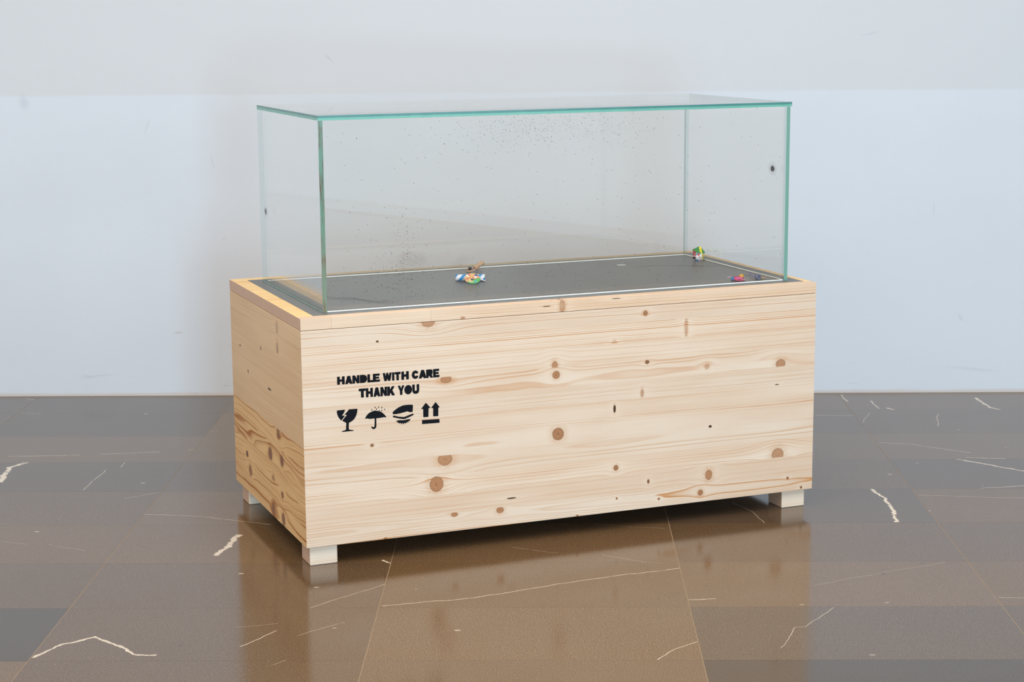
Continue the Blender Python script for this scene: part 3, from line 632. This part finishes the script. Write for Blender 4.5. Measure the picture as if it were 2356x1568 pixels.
# striped tube
t = T('blue_white_spiral'); p = t.sep(t.obj())
an = t.m('ARCTAN2', t.sub(p[2], .0078), p[1])
ph = t.m('FRACT', t.add(t.mul(p[0], 1/.0185), t.mul(an, 1/6.2832*2.0)))
stripe = t.done(t.bsdf(t.mix(t.mul(t.ss(ph, .50, .54), t.ss(ph, .96, 1.0, 1, 0)), srgb(226, 228, 236), srgb(10, 140, 214)), .35))
e = empty('striped_tube', at_plate(-.2010, 4.150, .05)); tag(e, 'blue and white spiral-striped paper tube lying on the grey plate', 'paper tube')
bm = tube_bm(.0080, .067, .0008, 20, 8, 0, .95)
o = link('tube_shell', bm_mesh(bm, 'tube_shell'), stripe, e)
for f_ in o.data.polygons: f_.use_smooth = len(f_.vertices) == 4
bm = bmesh.new(); bmesh.ops.create_cone(bm, cap_ends=True, segments=20, radius1=.0071, radius2=.0071, depth=.004, matrix=Matrix.Translation((.004, 0, .0076)) @ Matrix.Rotation(math.pi/2, 4, 'Y'))
link('end_plug', bm_mesh(bm, 'end_plug'), char, e)
link('paper_flap', bm_mesh(strip_bm([(.058, -.0075, .004), (.064, -.0105, .0025), (.068, -.012, .0012)], .008), 'paper_flap'), plain('white_paper', srgb(224, 226, 234), .5), e)

# oval printed disc leaning on the tube
t = T('printed_oval'); P = t.obj(); p = t.sep(P)
wz = t.sep(t.v('SCALE', t.v('SUBTRACT', t.noise(P, 170, 3, color=True), (.5, .5, .5)), scale=.006)); x, y = t.add(p[0], wz[0]), t.add(p[1], wz[1])
vr = t.voro(P, 150); n = t.noise(P, 160, 3)
c = t.mix(t.ss(n, .35, .65), srgb(226, 196, 140), srgb(206, 150, 104))
c = t.mix(t.ss(t.noise(P, 210, 2), .56, .62), c, srgb(196, 84, 62))
rim = t.ss(t.add(t.mul(y, -1), t.mul(x, .55)), .0045, .0055)
c = t.mix(rim, c, srgb(92, 182, 96))
blob = lambda cx, cy, rx, ry: t.ss(t.m('SQRT', t.add(t.m('POWER', t.m('ABSOLUTE', t.mul(t.sub(x, cx), 1/rx)), 2), t.m('POWER', t.m('ABSOLUTE', t.mul(t.sub(y, cy), 1/ry)), 2))), .85, 1.0, 1, 0)
for cx, cy, rx, ry, cc in ((.0075, .006, .006, .007, (205, 60, 60)), (.0075, .006, .0045, .0055, (232, 214, 214)), (-.001, -.002, .0045, .0035, (66, 62, 88)), (-.003, -.011, .005, .003, (240, 228, 210)), (-.003, -.011, .002, .0022, (204, 84, 70)),
                       (.006, -.0105, .003, .004, (96, 172, 222)), (.010, .013, .005, .004, (58, 96, 138)), (-.010, .011, .005, .005, (236, 222, 190)), (-.006, .013, .002, .003, (216, 96, 84))):
    c = t.mix(blob(cx, cy, rx, ry), c, srgb(*cc))
oval = t.done(t.bsdf(c, .35))
e = empty('printed_disc', Matrix.Translation((-.1606, 4.114, ZL+.0098)) @ Matrix.Rotation(.12, 4, 'Z') @ Matrix.Rotation(.50, 4, 'X')); tag(e, 'small oval card disc with colourful print leaning on the striped tube', 'card disc')
def disc(z0, z1, sx, sy):
    bm = bmesh.new(); ra = [bm.verts.new((sx*math.cos(i*math.pi/20), sy*math.sin(i*math.pi/20)*(1+.08*math.sin(i*math.pi/20)), z0)) for i in range(40)]
    rb = [bm.verts.new((q.co.x, q.co.y, z1)) for q in ra]
    bm.faces.new(list(reversed(ra))); bm.faces.new(rb)
    for i in range(40): bm.faces.new((ra[i], ra[(i+1) % 40], rb[(i+1) % 40], rb[i]))
    return bm
link('disc_face', bm_mesh(disc(.0002, .0008, .0176, .0195), 'disc_face'), oval, e)
link('disc_back', bm_mesh(disc(-.0012, .0001, .0172, .019), 'disc_back'), char, e)

# brown torn scrap behind it
e = empty('torn_card_scrap', at_plate(-.1660, 4.306, 0) @ Matrix.Scale(.86, 4)); tag(e, 'torn brown cardboard scrap with curled rolls, beside the striped tube', 'cardboard scrap')
o = link('upright_curl', bm_mesh(tube_bm(.0062, .030, .0009, 18, 6, 0, 1.0, (-.4, 4.6)), 'upright_curl'), kraft, e); o.matrix_local = Matrix.Translation((.006, .002, .0040)) @ Matrix.Rotation(.35, 4, 'Z') @ Matrix.Rotation(-.50, 4, 'Y')
o = link('small_roll', bm_mesh(tube_bm(.0040, .010, .0009, 16, 2), 'small_roll'), card_in, e); o.matrix_local = Matrix.Translation((.010, -.006, .0020)) @ Matrix.Rotation(1.25, 4, 'Z')
o = link('card_flap', bm_mesh(strip_bm([(-.019, -.009, .0016), (-.012, -.007, .0012), (-.004, -.004, .0032), (.004, 0, .0075), (.010, .003, .010)], .018, .0012), 'card_flap'), kraft, e)
o = link('charred_roll', bm_mesh(tube_bm(.0042, .009, .0009, 16, 2), 'charred_roll'), char, e); o.matrix_local = Matrix.Translation((-.014, .003, .0025)) @ Matrix.Rotation(.15, 4, 'Z')
o = link('roll_core', bm_mesh(tube_bm(.0026, .003, .0026*.9, 12, 1), 'roll_core'), plain('ochre_card', srgb(170, 120, 66), .8), e); o.matrix_local = Matrix.Translation((-.0165, .000, .0035)) @ Matrix.Rotation(.15, 4, 'Z')
link('roll_wrap', bm_mesh(strip_bm([(-.005, .003, .0115), (.002, .004, .0105), (.008, .005, .0075)], .010, .001), 'roll_wrap'), kraft, e)

# little house
e = empty('paper_house', at_plate(.3830, 4.482, .10)); tag(e, 'tiny printed paper house with a green gable roof, at the plate corner', 'paper house')
t = T('printed_house_wall'); P = t.obj(); p = t.sep(P); x, z = p[0], p[2]
n = t.noise(P, 260, 3)
c = t.mix(t.ss(n, .35, .7), srgb(236, 232, 230), srgb(224, 206, 214))
def rect(x0, x1, z0, z1, cc, c):
    m_ = t.mul(t.mul(t.ss(x, x0, x0+.0006), t.ss(x, x1, x1+.0006, 1, 0)), t.mul(t.ss(z, z0, z0+.0006), t.ss(z, z1, z1+.0006, 1, 0)))
    return t.mix(m_, c, srgb(*cc))
c = rect(-.02, -.0075, .012, .03, (150, 46, 62), c); c = rect(-.02, -.0085, .003, .010, (92, 44, 40), c)
for cx, cz, rx, rz, cc in ((-.0015, .0155, .003, .0035, (196, 62, 82)), (-.0045, .017, .002, .002, (52, 30, 46)), (-.0065, .0165, .002, .003, (60, 160, 186)), (-.006, .0015, .005, .0022, (40, 136, 190)), (.0015, .0088, .0036, .0010, (66, 74, 84)),
                       (.003, .002, .003, .0012, (196, 150, 170)), (-.0105, .0165, .0016, .0024, (200, 90, 60)), (.0035, .017, .0016, .0022, (140, 206, 222))):
    m_ = t.ss(t.m('SQRT', t.add(t.m('POWER', t.m('ABSOLUTE', t.mul(t.sub(x, cx), 1/rx)), 2), t.m('POWER', t.m('ABSOLUTE', t.mul(t.sub(z, cz), 1/rz)), 2))), .8, 1.05, 1, 0)
    c = t.mix(m_, c, srgb(*cc))
c = rect(.0062, .02, .002, .03, (230, 216, 92), c); c = rect(.0078, .0118, .006, .017, (176, 160, 70), c)
hw = t.done(t.bsdf(c, .4))
bm = bmesh.new(); R_ = []
for rad in (.0135, .0127):
    for top in (0, 1):
        R_.append([bm.verts.new((rad*math.cos(k*math.pi/16), rad*math.sin(k*math.pi/16), top*(.0195+.0068*max(0, -math.cos(k*math.pi/16))**1.5))) for k in range(32)])
for k in range(32):
    q = (k+1) % 32
    for a, c_ in ((0, 1), (3, 2), (1, 3), (2, 0)): f_ = bm.faces.new((R_[a][k], R_[a][q], R_[c_][q], R_[c_][k])); f_.smooth = a in (0, 3)
o = link('house_wall', bm_mesh(bm, 'house_wall'), hw, e)
t = T('green_roof_print'); P = t.obj(); p = t.sep(P); n = t.noise(P, 200, 3)
c = t.mix(n, srgb(28, 110, 58), srgb(56, 148, 76))
m_ = t.mul(t.mul(t.ss(p[0], .0012, .0018), t.ss(p[0], .0072, .0078, 1, 0)), t.ss(p[1], -.0125, -.012))
c = t.mix(m_, c, srgb(238, 224, 50)); c = t.mix(t.mul(m_, t.ss(t.noise(P, 420, 2), .55, .62)), c, srgb(200, 160, 30))
roofm = t.done(t.bsdf(c, .35))
for s in (-1, 1):
    a = [(-.0150, 0, .0268), (-.0085, s*.0118, .0222), (0, s*.0150, .0196), (.0160, s*.0070, .0192), (.0056, 0, .0340), (.0010, 0, .0345)]
    bm = bmesh.new(); prism = [bm.verts.new(q) for q in a]; lo = [bm.verts.new((q[0], q[1], q[2]-.0009)) for q in a]
    for tr in ((0, 1, 5), (1, 2, 5), (2, 4, 5), (2, 3, 4)):
        bm.faces.new([prism[k] for k in tr]); bm.faces.new([lo[k] for k in reversed(tr)])
    for k in range(6): bm.faces.new((prism[k], lo[k], lo[(k+1) % 6], prism[(k+1) % 6]))
    link('roof_slope', bm_mesh(bm, 'roof_slope'), roofm, e)

# pink burst tube
e = empty('pink_burst_tube', at_plate(.4290, 4.134, -.10)); tag(e, 'burst pink paper tube with a blue end ring and yellow cap, inside the glass front', 'burst tube')
pink = plain('pink_paper', srgb(208, 74, 134), .45); pinkl = plain('pale_pink_paper', srgb(232, 186, 206), .5); blue = plain('blue_foil', srgb(30, 128, 190), .3); yell = plain('yellow_cap', srgb(222, 168, 64), .5); violet = plain('violet_paper', srgb(124, 108, 170), .5)
o = link('end_ring', bm_mesh(tube_bm(.0042, .007, .0007, 20, 2), 'end_ring'), blue, e)
link('ring_core', bm_mesh(tube_bm(.0036, .004, .0018, 16, 1), 'ring_core'), char, e).location = (-.0004, 0, .0006)
o = link('tube_half', bm_mesh(tube_bm(.0048, .020, .0007, 18, 4, .1, 1, (2.2, 6.4)), 'tube_half'), pink, e); o.location = (.006, 0, .0002)
link('torn_strip', bm_mesh(strip_bm([(.008, -.003, .004), (.014, -.008, .0018), (.022, -.008, .0012), (.030, -.003, .0022)], .006, .0008), 'torn_strip'), pink, e)
link('torn_strip', bm_mesh(strip_bm([(.012, .003, .0085), (.018, .001, .0070), (.025, -.002, .0040), (.031, -.003, .0032)], .0055, .0008), 'torn_strip'), pinkl, e)
link('torn_strip', bm_mesh(strip_bm([(.004, .002, .0080), (.010, .003, .0088), (.016, .004, .0085)], .006, .0008), 'torn_strip'), plain('crimson_paper', srgb(168, 50, 96), .5), e)
o = link('yellow_cap', bm_mesh(tube_bm(.0040, .0065, .0030, 18, 2), 'yellow_cap'), yell, e); o.matrix_local = Matrix.Translation((.020, .006, .0048)) @ Matrix.Rotation(-.6, 4, 'Z') @ Matrix.Scale(1.2, 4)
link('cap_base', bm_mesh(tube_bm(.0036, .006, .0008, 16, 2), 'cap_base'), char, e).matrix_local = Matrix.Translation((.022, .005, .0001)) @ Matrix.Rotation(-.3, 4, 'Z')
link('fuse', bm_mesh(strip_bm([(.001, .0, .0080), (-.004, .001, .0078), (-.009, .001, .0082)], .0010, .0010), 'fuse'), pinkl, e)

# violet torn tube
e = empty('violet_torn_tube', at_plate(.4930, 4.156, 0)); tag(e, 'torn violet paper tube with a blue rim and brown flaps, in the case corner', 'burst tube')
o = link('tube_shell', bm_mesh(tube_bm(.0044, .012, .0007, 20, 3), 'tube_shell'), violet, e); o.matrix_local = Matrix.Translation((0, -.004, 0)) @ Matrix.Rotation(1.9, 4, 'Z')
o = link('blue_rim', bm_mesh(tube_bm(.0049, .0022, .0009, 20, 1), 'blue_rim'), blue, e); o.matrix_local = Matrix.Translation((.0004, -.0052, -.0001)) @ Matrix.Rotation(1.9, 4, 'Z')
o = link('rim_core', bm_mesh(tube_bm(.0036, .001, .0034, 16, 1), 'rim_core'), card_in, e); o.matrix_local = Matrix.Translation((-.001, .0, .0008)) @ Matrix.Rotation(1.9, 4, 'Z')
link('torn_tail', bm_mesh(strip_bm([(-.003, .006, .0050), (-.009, .018, .0055), (-.014, .040, .0060), (-.018, .060, .0085)], .009, .0008, .12), 'torn_tail'), violet, e)
link('card_flap', bm_mesh(strip_bm([(.003, .002, .0080), (.006, .004, .0075), (.009, .004, .0030)], .010, .0009), 'card_flap'), kraft, e)
link('card_flap', bm_mesh(strip_bm([(.006, -.001, .0014), (.012, .004, .0018), (.020, .012, .0032)], .009, .0009, .2), 'card_flap'), kraft, e)
